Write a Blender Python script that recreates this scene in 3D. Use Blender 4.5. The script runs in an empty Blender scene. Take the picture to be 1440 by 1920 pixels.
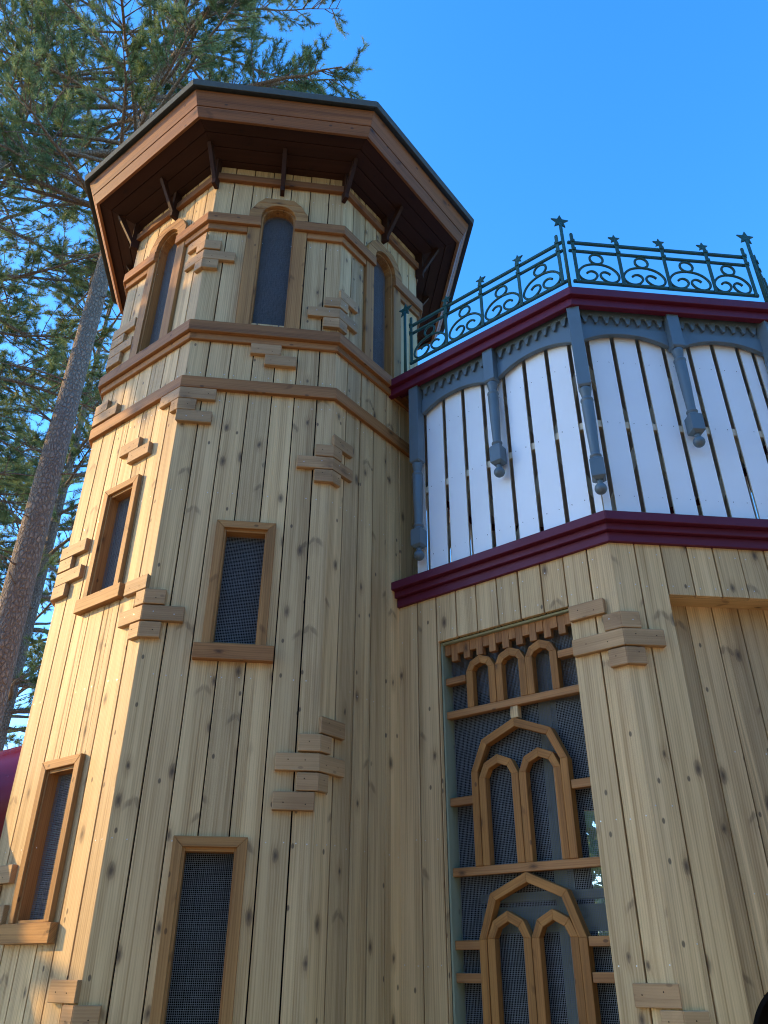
import bpy, math, random
import numpy as np
from mathutils import Vector, Matrix, noise as mnoise

# ------------------------------------------------------------------ scene, camera, light
S = bpy.context.scene
COL = S.collection
R = math.radians
EYE = 1.55                                   # height of the lens above the ground

cam_d = bpy.data.cameras.new("camera")
cam = bpy.data.objects.new("camera", cam_d); COL.objects.link(cam)
cam_d.sensor_fit = 'HORIZONTAL'; cam_d.sensor_width = 36.0
cam_d.lens = 36.0 * 1474.65 / 1440.0
cam_d.clip_start = 0.05; cam_d.clip_end = 2000
cam.matrix_world = Matrix.Translation((0, 0, EYE)) @ Matrix.Rotation(R(90 + 30.21), 4, 'X') @ Matrix.Rotation(R(0.33), 4, 'Z')
S.camera = cam
S.render.resolution_x, S.render.resolution_y = 768, 1024

SUN_AZ = R(171)                            # direction towards the sun, from +x counter-clockwise
SUN_EL = R(21)
W = bpy.data.worlds.new("World"); S.world = W; W.use_nodes = True
wn = W.node_tree.nodes; wl = W.node_tree.links
wn.clear()
wo = wn.new('ShaderNodeOutputWorld'); bg = wn.new('ShaderNodeBackground'); sk = wn.new('ShaderNodeTexSky')
sk.sky_type = 'NISHITA'; sk.sun_disc = False
sk.sun_elevation = SUN_EL; sk.sun_rotation = R(90) - SUN_AZ
sk.air_density = 1.0; sk.dust_density = 0.3; sk.ozone_density = 3.0; sk.altitude = 100
hs = wn.new('ShaderNodeHueSaturation'); hs.inputs['Saturation'].default_value = 1.30; hs.inputs['Hue'].default_value = 0.506
bg.inputs['Strength'].default_value = 0.15
wl.new(sk.outputs[0], hs.inputs['Color']); wl.new(hs.outputs[0], bg.inputs['Color']); wl.new(bg.outputs[0], wo.inputs['Surface'])

sun_d = bpy.data.lights.new("sun", 'SUN'); sun_d.energy = 2.0; sun_d.angle = R(0.5); sun_d.color = (0.81, 0.515, 0.17)
sun = bpy.data.objects.new("sun", sun_d); COL.objects.link(sun)
sdir = Vector((math.cos(SUN_AZ) * math.cos(SUN_EL), math.sin(SUN_AZ) * math.cos(SUN_EL), math.sin(SUN_EL)))
sun.rotation_euler = sdir.to_track_quat('Z', 'Y').to_euler()
sun.location = (-20, 0, 20)
S.view_settings.view_transform = 'Standard'; S.view_settings.look = 'None'
S.view_settings.gamma = 1.0; S.view_settings.exposure = 2.1
S.cycles.max_bounces = 6; S.cycles.diffuse_bounces = 4; S.cycles.transparent_max_bounces = 8
S.cycles.use_denoising = True
S.cycles.filter_width = 1.1

# ------------------------------------------------------------------ materials
def new_mat(name):
    m = bpy.data.materials.new(name); m.use_nodes = True
    nt = m.node_tree
    b = next(n for n in nt.nodes if n.type == 'BSDF_PRINCIPLED')
    return m, nt, b

def N(nt, kind, **kw):
    n = nt.nodes.new(kind)
    for k, v in kw.items(): setattr(n, k, v)
    return n

def math_n(nt, op, a, b=None, clamp=False):
    n = nt.nodes.new('ShaderNodeMath'); n.operation = op; n.use_clamp = clamp
    for i, v in enumerate((a, b)):
        if v is None: continue
        if isinstance(v, (int, float)): n.inputs[i].default_value = v
        else: nt.links.new(v, n.inputs[i])
    return n.outputs[0]

def mix_c(nt, fac, a, b, mode='MIX'):
    n = nt.nodes.new('ShaderNodeMix'); n.data_type = 'RGBA'; n.blend_type = mode
    def put(sock, v):
        if isinstance(v, (int, float)): sock.default_value = v
        elif isinstance(v, tuple): sock.default_value = (*v, 1)
        else: nt.links.new(v, sock)
    put(n.inputs[0], fac); put(n.inputs[6], a); put(n.inputs[7], b)
    return n.outputs[2]

def ramp(nt, src, stops):
    n = nt.nodes.new('ShaderNodeMapRange'); n.interpolation_type = 'SMOOTHSTEP'
    n.inputs[1].default_value, n.inputs[2].default_value, n.inputs[3].default_value, n.inputs[4].default_value = stops
    nt.links.new(src, n.inputs[0]); return n.outputs[0]

def wood(name, light, dark, grain=0.5, knot=(0.055, 0.035, 0.025), knots=1.0, tint=(1.0, 0.86, 0.72), vary=0.35, rough=0.62, stain=0.5, bump=0.25, spec=0.3):
    """sawn softwood: UV.x runs across the board, UV.y along the grain (metres); 'rnd' is one random number per board"""
    m, nt, b = new_mat(name); L = nt.links
    uv = N(nt, 'ShaderNodeUVMap'); at = N(nt, 'ShaderNodeAttribute', attribute_name='rnd')
    sep = N(nt, 'ShaderNodeSeparateXYZ'); L.new(uv.outputs[0], sep.inputs[0])
    r = at.outputs['Fac']
    x0 = math_n(nt, 'ADD', sep.outputs[0], math_n(nt, 'MULTIPLY', r, 37.0))
    y0 = math_n(nt, 'ADD', sep.outputs[1], math_n(nt, 'MULTIPLY', r, 91.0))
    def vec(sx, sy, z=0.0):
        c = N(nt, 'ShaderNodeCombineXYZ')
        L.new(math_n(nt, 'MULTIPLY', x0, sx), c.inputs[0]); L.new(math_n(nt, 'MULTIPLY', y0, sy), c.inputs[1]); c.inputs[2].default_value = z
        return c.outputs[0]
    def noi(sx, sy, detail=2.0, z=0.0, rough_=0.5):
        n = N(nt, 'ShaderNodeTexNoise'); n.inputs['Scale'].default_value = 1.0; n.inputs['Detail'].default_value = detail
        n.inputs['Roughness'].default_value = rough_
        L.new(vec(sx, sy, z), n.inputs['Vector']); return n.outputs['Fac']
    # knots: two sizes
    def vor(sx, sy, z):
        v = N(nt, 'ShaderNodeTexVoronoi'); v.voronoi_dimensions = '2D'; v.inputs['Scale'].default_value = 1.0
        n = N(nt, 'ShaderNodeCombineXYZ')
        L.new(math_n(nt, 'ADD', math_n(nt, 'MULTIPLY', x0, sx), z), n.inputs[0])
        L.new(math_n(nt, 'MULTIPLY', y0, sy), n.inputs[1])
        L.new(n.outputs[0], v.inputs['Vector'])
        c = N(nt, 'ShaderNodeSeparateXYZ'); L.new(v.outputs['Color'], c.inputs[0])
        return v.outputs['Distance'], c.outputs[0], c.outputs[1]
    d1, c1, e1 = vor(5.2, 2.5, 0.0)
    d2, c2, e2 = vor(9.0, 5.0, 7.3)
    on1 = ramp(nt, c1, (0.50, 0.52, 0.0, 1.0)); on2 = ramp(nt, c2, (0.80, 0.82, 0.0, 1.0))
    wob = math_n(nt, 'MULTIPLY', math_n(nt, 'SUBTRACT', noi(70, 35, 2, 3.1), 0.5), 0.045)
    d1w = math_n(nt, 'ADD', d1, wob)
    size1 = math_n(nt, 'ADD', math_n(nt, 'MULTIPLY', e1, 0.06), 0.05)
    k1 = math_n(nt, 'MULTIPLY', on1, ramp(nt, math_n(nt, 'DIVIDE', d1w, size1), (0.75, 1.15, 1.0, 0.0)))
    k1core = math_n(nt, 'MULTIPLY', on1, ramp(nt, math_n(nt, 'DIVIDE', d1w, size1), (0.1, 0.8, 1.0, 0.0)))
    k2 = math_n(nt, 'MULTIPLY', on2, ramp(nt, d2, (0.045, 0.085, 1.0, 0.0)))
    halo = math_n(nt, 'MULTIPLY', on1, ramp(nt, d1, (0.05, 0.22, 1.0, 0.0)))
    # grain lines that bend round the knots
    bend = math_n(nt, 'MULTIPLY', math_n(nt, 'MULTIPLY', on1, math_n(nt, 'POWER', 2.718, math_n(nt, 'MULTIPLY', d1, -13.0))), 1.5)
    ph = math_n(nt, 'ADD', math_n(nt, 'MULTIPLY', x0, 520.0), math_n(nt, 'MULTIPLY', noi(4.5, 0.45, 1.0, 1.7), 30.0))
    ph = math_n(nt, 'ADD', ph, math_n(nt, 'MULTIPLY', bend, 9.0))
    ln = math_n(nt, 'ADD', math_n(nt, 'MULTIPLY', math_n(nt, 'SINE', ph), 0.5), 0.5)
    ln = math_n(nt, 'POWER', ln, 1.7)
    fib = noi(260, 5, 3, 5.0, 0.65)
    broad = noi(21, 0.45, 3, 9.0)
    g = math_n(nt, 'ADD', math_n(nt, 'MULTIPLY', ln, 0.16), math_n(nt, 'MULTIPLY', fib, 0.45))
    g = math_n(nt, 'ADD', g, math_n(nt, 'MULTIPLY', math_n(nt, 'SUBTRACT', noi(85, 0.9, 2, 31.0), 0.35), 0.75))
    g = math_n(nt, 'ADD', g, math_n(nt, 'MULTIPLY', math_n(nt, 'SUBTRACT', broad, 0.5), 1.15))
    g = ramp(nt, g, (0.05, 0.95, 0.0, 1.0))
    col = mix_c(nt, math_n(nt, 'MULTIPLY', g, grain), light, dark)
    # chevron smudges where whorls of branches were sawn through
    v = N(nt, 'ShaderNodeTexVoronoi'); v.voronoi_dimensions = '2D'; v.inputs['Scale'].default_value = 1.0
    L.new(vec(6.2, 1.25), v.inputs['Vector'])
    pp = N(nt, 'ShaderNodeSeparateXYZ'); L.new(v.outputs['Position'], pp.inputs[0])
    lx = math_n(nt, 'ABSOLUTE', math_n(nt, 'SUBTRACT', x0, math_n(nt, 'DIVIDE', pp.outputs[0], 6.2)))
    ly = math_n(nt, 'SUBTRACT', y0, math_n(nt, 'DIVIDE', pp.outputs[1], 1.25))
    cc = N(nt, 'ShaderNodeSeparateXYZ'); L.new(v.outputs['Color'], cc.inputs[0])
    q = math_n(nt, 'ADD', ly, math_n(nt, 'MULTIPLY', lx, 0.95))
    q = math_n(nt, 'ADD', q, math_n(nt, 'MULTIPLY', math_n(nt, 'SUBTRACT', noi(45, 20, 3, 13.0), .5), .035))
    chev = math_n(nt, 'MULTIPLY', ramp(nt, math_n(nt, 'ABSOLUTE', q), (0.006, 0.026, 1.0, 0.0)), ramp(nt, lx, (0.02, 0.06, 1.0, 0.0)))
    chev = math_n(nt, 'MULTIPLY', chev, ramp(nt, lx, (0.0, 0.014, 0.15, 1.0)))
    tail = math_n(nt, 'MULTIPLY', ramp(nt, q, (-.16, 0.0, 0.0, 1.0)), math_n(nt, 'MULTIPLY', ramp(nt, q, (0.0, 0.004, 1.0, 0.0)), ramp(nt, lx, (0.015, 0.05, 1.0, 0.0))))
    chev = math_n(nt, 'MULTIPLY', math_n(nt, 'ADD', chev, math_n(nt, 'MULTIPLY', tail, .4), True), ramp(nt, cc.outputs[0], (0.52, 0.58, 0.0, 1.0)))
    col = mix_c(nt, math_n(nt, 'MULTIPLY', chev, 0.75 * knots), col, mix_c(nt, 1.0, col, (0.45, 0.43, 0.44), 'MULTIPLY'))
    # board to board variation
    w = N(nt, 'ShaderNodeTexWhiteNoise'); w.noise_dimensions = '1D'; L.new(r, w.inputs['W'])
    sc = N(nt, 'ShaderNodeSeparateXYZ'); L.new(w.outputs['Color'], sc.inputs[0])
    col = mix_c(nt, math_n(nt, 'MULTIPLY', sc.outputs[0], vary * 1.3), col, mix_c(nt, 1.0, col, tint, 'MULTIPLY'))
    val = math_n(nt, 'ADD', math_n(nt, 'MULTIPLY', sc.outputs[1], vary), 1.0 - vary * 0.55)
    vv = N(nt, 'ShaderNodeCombineXYZ')
    for i in range(3): L.new(val, vv.inputs[i])
    col = mix_c(nt, 1.0, col, vv.outputs[0], 'MULTIPLY')
    # grey-blue mineral stain and dirt
    st = math_n(nt, 'MULTIPLY', ramp(nt, noi(7, 1.1, 4, 21.0, 0.6), (0.54, 0.78, 0.0, 1.0)), stain)
    col = mix_c(nt, st, col, mix_c(nt, 1.0, col, (0.70, 0.68, 0.70), 'MULTIPLY'))
    col = mix_c(nt, math_n(nt, 'MULTIPLY', halo, 0.5 * knots), col, mix_c(nt, 1.0, col, (0.66, 0.60, 0.54), 'MULTIPLY'))
    col = mix_c(nt, math_n(nt, 'MULTIPLY', k1, 0.85 * knots), col, mix_c(nt, 0.55, knot, col))
    col = mix_c(nt, math_n(nt, 'MULTIPLY', k1core, 0.7 * knots), col, knot)
    col = mix_c(nt, math_n(nt, 'MULTIPLY', k2, 0.75 * knots), col, knot)
    L.new(col, b.inputs['Base Color'])
    b.inputs['Specular IOR Level'].default_value = spec
    L.new(math_n(nt, 'ADD', math_n(nt, 'MULTIPLY', fib, 0.2), rough - 0.1), b.inputs['Roughness'])
    bp = N(nt, 'ShaderNodeBump'); bp.inputs['Strength'].default_value = bump; bp.inputs['Distance'].default_value = 0.002
    L.new(math_n(nt, 'ADD', math_n(nt, 'MULTIPLY', g, 0.6), math_n(nt, 'MULTIPLY', fib, 0.8)), bp.inputs['Height']); L.new(bp.outputs[0], b.inputs['Normal'])
    return m

def paint(name, color, rough=0.35, spec=0.5, vary=0.12, bump=0.05, metal=0.0, scale=9.0, dirt=(0.7, 0.68, 0.62)):
    m, nt, b = new_mat(name); L = nt.links
    tc = N(nt, 'ShaderNodeTexCoord')
    n1 = N(nt, 'ShaderNodeTexNoise'); n1.inputs['Scale'].default_value = scale; n1.inputs['Detail'].default_value = 6; L.new(tc.outputs['Object'], n1.inputs['Vector'])
    mp = N(nt, 'ShaderNodeMapping'); mp.inputs['Scale'].default_value = (60, 60, 6); L.new(tc.outputs['Object'], mp.inputs[0])
    n2 = N(nt, 'ShaderNodeTexNoise'); n2.inputs['Scale'].default_value = 2.0; n2.inputs['Detail'].default_value = 4; L.new(mp.outputs[0], n2.inputs['Vector'])
    f = math_n(nt, 'MULTIPLY', ramp(nt, n1.outputs['Fac'], (0.40, 0.75, 0.0, 1.0)), vary * 2.5)
    c = mix_c(nt, f, color, mix_c(nt, 1.0, color, dirt, 'MULTIPLY'))
    L.new(c, b.inputs['Base Color'])
    L.new(math_n(nt, 'ADD', math_n(nt, 'MULTIPLY', n1.outputs['Fac'], 0.25), rough - 0.12), b.inputs['Roughness'])
    b.inputs['Specular IOR Level'].default_value = spec; b.inputs['Metallic'].default_value = metal
    bp = N(nt, 'ShaderNodeBump'); bp.inputs['Strength'].default_value = bump; bp.inputs['Distance'].default_value = 0.002
    L.new(n2.outputs['Fac'], bp.inputs['Height']); L.new(bp.outputs[0], b.inputs['Normal'])
    return m

M = {}
M['pine'] = wood('pine_boards', (0.75, 0.525, 0.255), (0.37, 0.22, 0.085), grain=0.95, tint=(0.76, 0.76, 0.80), vary=0.46)
M['block'] = wood('block_wood', (0.47, 0.295, 0.138), (0.27, 0.16, 0.066), grain=0.8, knots=0.5, tint=(0.74, 0.63, 0.58), vary=0.42)
M['trim'] = wood('brown_trim', (0.40, 0.190, 0.066), (0.15, 0.060, 0.020), grain=0.85, knots=0.8, knot=(0.03, 0.018, 0.014), tint=(0.82, 0.78, 0.80), vary=0.34, rough=0.6, spec=0.2)
M['frame'] = wood('frame_wood', (0.43, 0.225, 0.076), (0.19, 0.086, 0.028), grain=0.85, knots=0.8, knot=(0.04, 0.022, 0.014), tint=(0.86, 0.80, 0.78), vary=0.3, rough=0.6, spec=0.2)
M['lattice'] = wood('lattice_wood', (0.40, 0.180, 0.046), (0.17, 0.066, 0.017), grain=0.85, knots=0.8, knot=(0.03, 0.016, 0.012), tint=(0.80, 0.72, 0.70), vary=0.4, rough=0.6, spec=0.2)
M['eaves'] = wood('eaves_wood', (0.29, 0.122, 0.040), (0.08, 0.031, 0.011), grain=0.85, knots=0.9, knot=(0.015, 0.01, 0.01), tint=(0.9, 0.8, 0.8), vary=0.3, rough=0.55)
M['soffit'] = wood('shaded_soffit_wood', (0.042, 0.016, 0.008), (0.022, 0.009, 0.005), grain=0.6, knots=0.6, knot=(0.01, 0.007, 0.007), tint=(0.9, 0.8, 0.8), vary=0.3, rough=0.7, spec=0.2)  # soffit and brackets: shade under the eaves put into the wood colour
M['green'] = wood('green_treated', (0.30, 0.33, 0.22), (0.22, 0.25, 0.16), grain=0.4, knots=0.5, vary=0.15)
M['dark'] = paint('dark_backing', (0.012, 0.010, 0.009), rough=0.9, spec=0.1)
M['inside'] = wood('inside_wood', (0.30, 0.24, 0.15), (0.22, 0.16, 0.09), vary=0.2, knots=0.5)
M['nail'] = paint('nail_steel', (0.62, 0.62, 0.60), rough=0.35, metal=0.8)
M['wire'] = paint('galvanised_wire', (0.21, 0.225, 0.235), rough=0.55, metal=0.0)
M['red'] = paint('red_paint', (0.105, 0.011, 0.031), rough=0.5, spec=0.3, vary=0.10, bump=0.12)
M['grey'] = paint('blue_grey_paint', (0.100, 0.145, 0.175), rough=0.42, vary=0.10, bump=0.12)
M['slat'] = paint('pale_slat', (0.79, 0.84, 0.87), rough=0.45, vary=0.04, bump=0.04, scale=3.0)
M['slat_edge'] = paint('raw_slat_edge', (0.62, 0.56, 0.42), rough=0.7)
M['iron'] = paint('dark_green_iron', (0.022, 0.085, 0.080), rough=0.5, spec=0.25, vary=0.2, bump=0.1)
M['bitumen'] = paint('roof_felt', (0.085, 0.105, 0.105), rough=0.85, spec=0.2, bump=0.5, scale=40)
M['plastic'] = paint('red_plastic', (0.16, 0.008, 0.022), rough=0.22, spec=0.5, vary=0.05, bump=0.0)
M['flash'] = paint('zinc_flashing', (0.55, 0.57, 0.60), rough=0.5, metal=0.2)

# ------------------------------------------------------------------ mesh helpers
T8 = math.tan(math.pi / 8)
rng = random.Random(7)

class Frame:
    """a wall plane: u runs to the right seen from outside, o outwards, z up (z counted from the lens height)"""
    def __init__(s, org, nang):
        s.o = Vector(org); s.n = Vector((math.cos(nang), math.sin(nang))); s.t = Vector((-s.n.y, s.n.x))
    def P(s, u, o, z):
        return (s.o.x + s.t.x * u + s.n.x * o, s.o.y + s.t.y * u + s.n.y * o, z + EYE)

class MB:
    def __init__(s): s.v = []; s.f = []; s.uv = []; s.r = []; s.mi = []; s.sm = []
    def add(s, verts, faces, uvs=None, rnd=None, mi=0, smooth=False):
        """uvs: one per vertex, or a list of per-face lists"""
        b = len(s.v); rnd = rng.random() if rnd is None else rnd
        s.v += [tuple(v) for v in verts]; s.r += [rnd] * len(verts)
        for k, f in enumerate(faces):
            s.f.append([b + i for i in f]); s.mi.append(mi); s.sm.append(smooth)
            if uvs is None: s.uv += [(0, 0)] * len(f)
            elif isinstance(uvs[0], list): s.uv += uvs[k]
            else: s.uv += [uvs[i] for i in f]
    def poly(s, fr, pts, o0, o1, g=(0, 1), rnd=None, mi=0, mitre=(0, 0), side_mi=None):
        """extrude a polygon given in (u,z) from offset o0 (inner) to o1 (outer); g = grain direction.
        mitre: (left,right) +1 convex corner; ends lengthen with the offset"""
        n = len(pts); us = [p[0] for p in pts]; a, c = min(us), max(us)
        A = sum(pts[i][0] * pts[(i + 1) % n][1] - pts[(i + 1) % n][0] * pts[i][1] for i in range(n))
        if A < 0: pts = pts[::-1]
        gl = math.hypot(*g); gx, gz = g[0] / gl, g[1] / gl
        cu = sum(us) / n
        def cor(u, o):
            if mitre[0] and abs(u - a) < 1e-6: return u - o * T8 * mitre[0]
            if mitre[1] and abs(u - c) < 1e-6: return u + o * T8 * mitre[1]
            return u
        V = [fr.P(cor(u, o1), o1, z) for u, z in pts] + [fr.P(cor(u, o0), o0, z) for u, z in pts]
        U = [((u - cu) * gz - z * gx, (u - cu) * gx + z * gz) for u, z in pts]
        faces = [list(range(n)), list(range(2 * n - 1, n - 1, -1))]
        uvs = [U[:], [U[i - n] for i in faces[1]]]
        for i in range(n):
            j = (i + 1) % n
            faces.append([i, n + i, n + j, j])
            d = o1 - o0
            uvs.append([U[i], (U[i][0] + d, U[i][1]), (U[j][0] + d, U[j][1]), U[j]])
        if side_mi is None:
            s.add(V, faces, uvs, rnd, mi)
        else:
            r = rng.random() if rnd is None else rnd
            s.add(V, faces[:1], uvs[:1], r, mi); s.add(V, faces[1:], uvs[1:], r, side_mi)
    def box(s, fr, u0, u1, o0, o1, z0, z1, g='v', **kw):
        s.poly(fr, [(u0, z0), (u1, z0), (u1, z1), (u0, z1)], o0, o1, (0, 1) if g == 'v' else (1, 0), **kw)
    def strip(s, fr, outer, inner, o0, o1, **kw):
        """a bent moulding: outer/inner polylines in (u,z) with mitred joints, one piece per segment"""
        for i in range(len(outer) - 1):
            a, b2, c, d = outer[i], outer[i + 1], inner[i + 1], inner[i]
            e = 0.0006
            g = (b2[0] - a[0], b2[1] - a[1])
            s.poly(fr, [a, b2, c, d], o0, o1 + rng.uniform(0, e), g, **kw)
    def lathe(s, c, prof, seg=16, mi=0, cap=True, rnd=None, smooth=True):
        V = []; F = []
        for r, z in prof:
            for k in range(seg):
                a = 2 * math.pi * k / seg; V.append((c[0] + r * math.cos(a), c[1] + r * math.sin(a), z))
        for i in range(len(prof) - 1):
            for k in range(seg):
                k2 = (k + 1) % seg; F.append([i * seg + k, i * seg + k2, (i + 1) * seg + k2, (i + 1) * seg + k])
        if cap:
            F.append(list(range(seg))[::-1]); F.append([(len(prof) - 1) * seg + k for k in range(seg)])
        s.add(V, F, None, rnd, mi, smooth)
    def tube(s, pts, rad, seg=8, mi=0, cap=True, uvscale=1.0, rnd=None):
        pts = [Vector(p) for p in pts]; n = len(pts)
        rs = rad if isinstance(rad, (list, tuple)) else [rad] * n
        V = []; U = []; F = []; UVS = []
        ref = None; dist = 0
        for i, p in enumerate(pts):
            d = (pts[min(i + 1, n - 1)] - pts[max(i - 1, 0)]).normalized()
            if ref is None: ref = d.orthogonal().normalized()
            ref = (ref - d * ref.dot(d)).normalized(); bi = d.cross(ref)
            if i: dist += (p - pts[i - 1]).length
            for k in range(seg):
                a = 2 * math.pi * k / seg
                V.append(p + (ref * math.cos(a) + bi * math.sin(a)) * rs[i]); U.append((k / seg * 2 * math.pi * rs[0], dist * uvscale))
        for i in range(n - 1):
            for k in range(seg):
                k2 = (k + 1) % seg; F.append([i * seg + k, i * seg + k2, (i + 1) * seg + k2, (i + 1) * seg + k])
        if cap:
            F.append(list(range(seg))[::-1]); F.append([(n - 1) * seg + k for k in range(seg)])
        s.add(V, F, U, rnd, mi, True)
    def build(s, name, mats, parent=None, bevel=0.0, loc=None):
        if not isinstance(mats, (list, tuple)): mats = [mats]
        me = bpy.data.meshes.new(name)
        base = Vector(loc) if loc is not None else (Vector(parent['base']) if parent is not None and 'base' in parent else Vector((0, 0, 0)))
        v = np.array(s.v, dtype=np.float64).reshape(-1, 3) - np.array(base)
        me.from_pydata(v.tolist(), [], s.f)
        uvl = me.uv_layers.new(name='UVMap'); uvl.data.foreach_set('uv', np.array(s.uv, dtype=np.float32).ravel())
        at = me.attributes.new('rnd', 'FLOAT', 'POINT'); at.data.foreach_set('value', np.array(s.r, dtype=np.float32))
        for m in mats: me.materials.append(M[m] if isinstance(m, str) else m)
        me.polygons.foreach_set('material_index', s.mi); me.polygons.foreach_set('use_smooth', s.sm)
        me.update()
        o = bpy.data.objects.new(name, me); COL.objects.link(o)
        if parent is not None:
            o.parent = parent
            if parent.type == 'MESH': o.location = base - Vector(parent['base'])
        else: o.location = base
        o['base'] = tuple(base)
        if bevel:
            bm = o.modifiers.new('edge', 'BEVEL'); bm.width = bevel; bm.segments = 1; bm.limit_method = 'ANGLE'; bm.angle_limit = R(40)
        return o

def tag(o, label=None, cat=None, group=None, kind=None):
    if label: o['label'] = label
    if cat: o['category'] = cat
    if group: o['group'] = group
    if kind: o['kind'] = kind
    return o

def thing(name, label, cat, loc, group=None):
    o = bpy.data.objects.new(name, None); COL.objects.link(o); o.location = loc; o['base'] = tuple(loc)
    return tag(o, label, cat, group)

def octagon(center, R_, phi):
    ap = R_ * math.cos(math.pi / 8)
    fr = {}
    for k in range(-2, 6):
        a = phi - math.pi / 2 + k * math.pi / 4
        fr[k] = Frame((center[0] + math.cos(a) * ap, center[1] + math.sin(a) * ap), a)
    return fr

def cut_boards(mb, fr, u0, u1, z0, z1, holes, o0, o1, rnd=None, mi=0, mitre=(0, 0)):
    """one board, minus rectangular holes, as few pieces as possible"""
    rnd = rng.random() if rnd is None else rnd
    us = sorted({u0, u1} | {min(max(h[i], u0), u1) for h in holes for i in (0, 1)})
    runs = []
    for a, b in zip(us[:-1], us[1:]):
        if b - a < 1e-4: continue
        m = (a + b) / 2; iv = [(z0, z1)]
        for h in holes:
            if h[0] < m < h[1]:
                nx = []
                for p, q in iv:
                    if h[2] > p: nx.append((p, min(q, h[2])))
                    if h[3] < q: nx.append((max(p, h[3]), q))
                iv = [(p, q) for p, q in nx if q - p > 1e-3]
        if runs and runs[-1][2] == iv: runs[-1] = (runs[-1][0], b, iv)
        else: runs.append((a, b, iv))
    cu = (u0 + u1) / 2
    for a, b, iv in runs:
        for p, q in iv:
            n = len(mb.v)
            ml = mitre[0] if abs(a - u0) < 1e-5 else 0; mr = mitre[1] if abs(b - u1) < 1e-5 else 0
            st = len(mb.uv)
            mb.box(fr, a, b, o0, o1, p, q, rnd=rnd, mi=mi, mitre=(ml, mr))
            sh = (a + b) / 2 - cu                      # keep the grain continuous across the pieces
            mb.uv[st:] = [(x + sh, y) for x, y in mb.uv[st:]]

def nails(mb, fr, edges, z, mi):
    for a, b in edges:
        for u in (a + 0.028, b - 0.028):
            if b - a < 0.08 or rng.random() < 0.25: continue
            uu = u + rng.uniform(-.004, .004); zz = z + rng.uniform(-.006, .006); r = 0.0035
            V = [fr.P(uu + r * math.cos(t * math.pi / 3), 0.0022, zz + r * math.sin(t * math.pi / 3)) for t in range(6)]
            mb.add(V, [list(range(6))], None, None, mi)

def plank_wall(name, fr, u0, u1, z0, z1, phase, holes, parent, mitre=(1, 1), pitch=0.15, gap=0.0085, nail_z=(), back=True):
    mb = MB()
    k0 = math.floor((u0 - phase) / pitch); edges = [phase + pitch * k for k in range(k0, k0 + 40)]
    cuts = [u0] + [e for e in edges if u0 + 0.02 < e < u1 - 0.02] + [u1]
    el = []
    for i, (a, b) in enumerate(zip(cuts[:-1], cuts[1:])):
        aa = a if i == 0 else a + gap / 2 + rng.uniform(-.0012, .0008); bb = b if i == len(cuts) - 2 else b - gap / 2 + rng.uniform(-.0008, .0012)
        cut_boards(mb, fr, aa, bb, z0, z1, holes, -0.026, rng.uniform(-.0012, .0012) if 0 < i < len(cuts) - 2 else 0.0,
                   mitre=(mitre[0] if i == 0 else 0, mitre[1] if i == len(cuts) - 2 else 0))
        el.append((aa, bb))
    for z in nail_z:
        nails(mb, fr, [e for e in el if not any(h[0] < (e[0] + e[1]) / 2 < h[1] and h[2] < z < h[3] for h in holes)], z, 1)
    if back:
        cut_boards(mb, fr, u0, u1, z0, z1, holes, -0.036, -0.030, mi=2, mitre=mitre)
    return mb.build(name, ['pine', 'nail', 'dark'], parent, bevel=0.0016)

def screen(fr, u0, u1, z0, z1, o, parent, arch=None, pitch=0.0090, w=0.0014):
    """woven wire screen: two layers of real wires; arch=(cu, cz, r) clips the top to a round head"""
    mb = MB()
    def top(u):
        if not arch: return z1
        d = arch[2] ** 2 - (u - arch[0]) ** 2
        return arch[1] + math.sqrt(max(d, 0))
    n = int((u1 - u0) / pitch)
    V = []; F = []
    def bar(a0, a1, z0_, z1_, oo):
        b = len(V)
        for oo2 in (oo + w * .5, oo - w * .5):
            V.extend([fr.P(a0, oo2, z0_), fr.P(a1, oo2, z0_), fr.P(a1, oo2, z1_), fr.P(a0, oo2, z1_)])
        F.extend([[b, b + 1, b + 2, b + 3], [b + 4, b + 7, b + 6, b + 5], [b + 1, b + 5, b + 6, b + 2], [b, b + 3, b + 7, b + 4], [b + 3, b + 2, b + 6, b + 7], [b, b + 4, b + 5, b + 1]])
    r2 = random.Random(3)
    for i in range(1, n):
        u = u0 + (u1 - u0) * i / n + r2.uniform(-.0007, .0007)
        if top(u) > z0: bar(u - w / 2, u + w / 2, z0, top(u), o)
    m = int((z1 - z0) / pitch)
    for j in range(1, m):
        z = z0 + (z1 - z0) * j / m + r2.uniform(-.0006, .0006); a, b = u0, u1
        if arch and z > arch[1]:
            h = math.sqrt(max(arch[2] ** 2 - (z - arch[1]) ** 2, 0)); a, b = max(u0, arch[0] - h), min(u1, arch[0] + h)
        if b - a > 0.01: bar(a, b, z - w / 2, z + w / 2, o - w * 0.9)
    mb.add(V, F)
    return mb.build('wire_screen', 'wire', parent)

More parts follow.
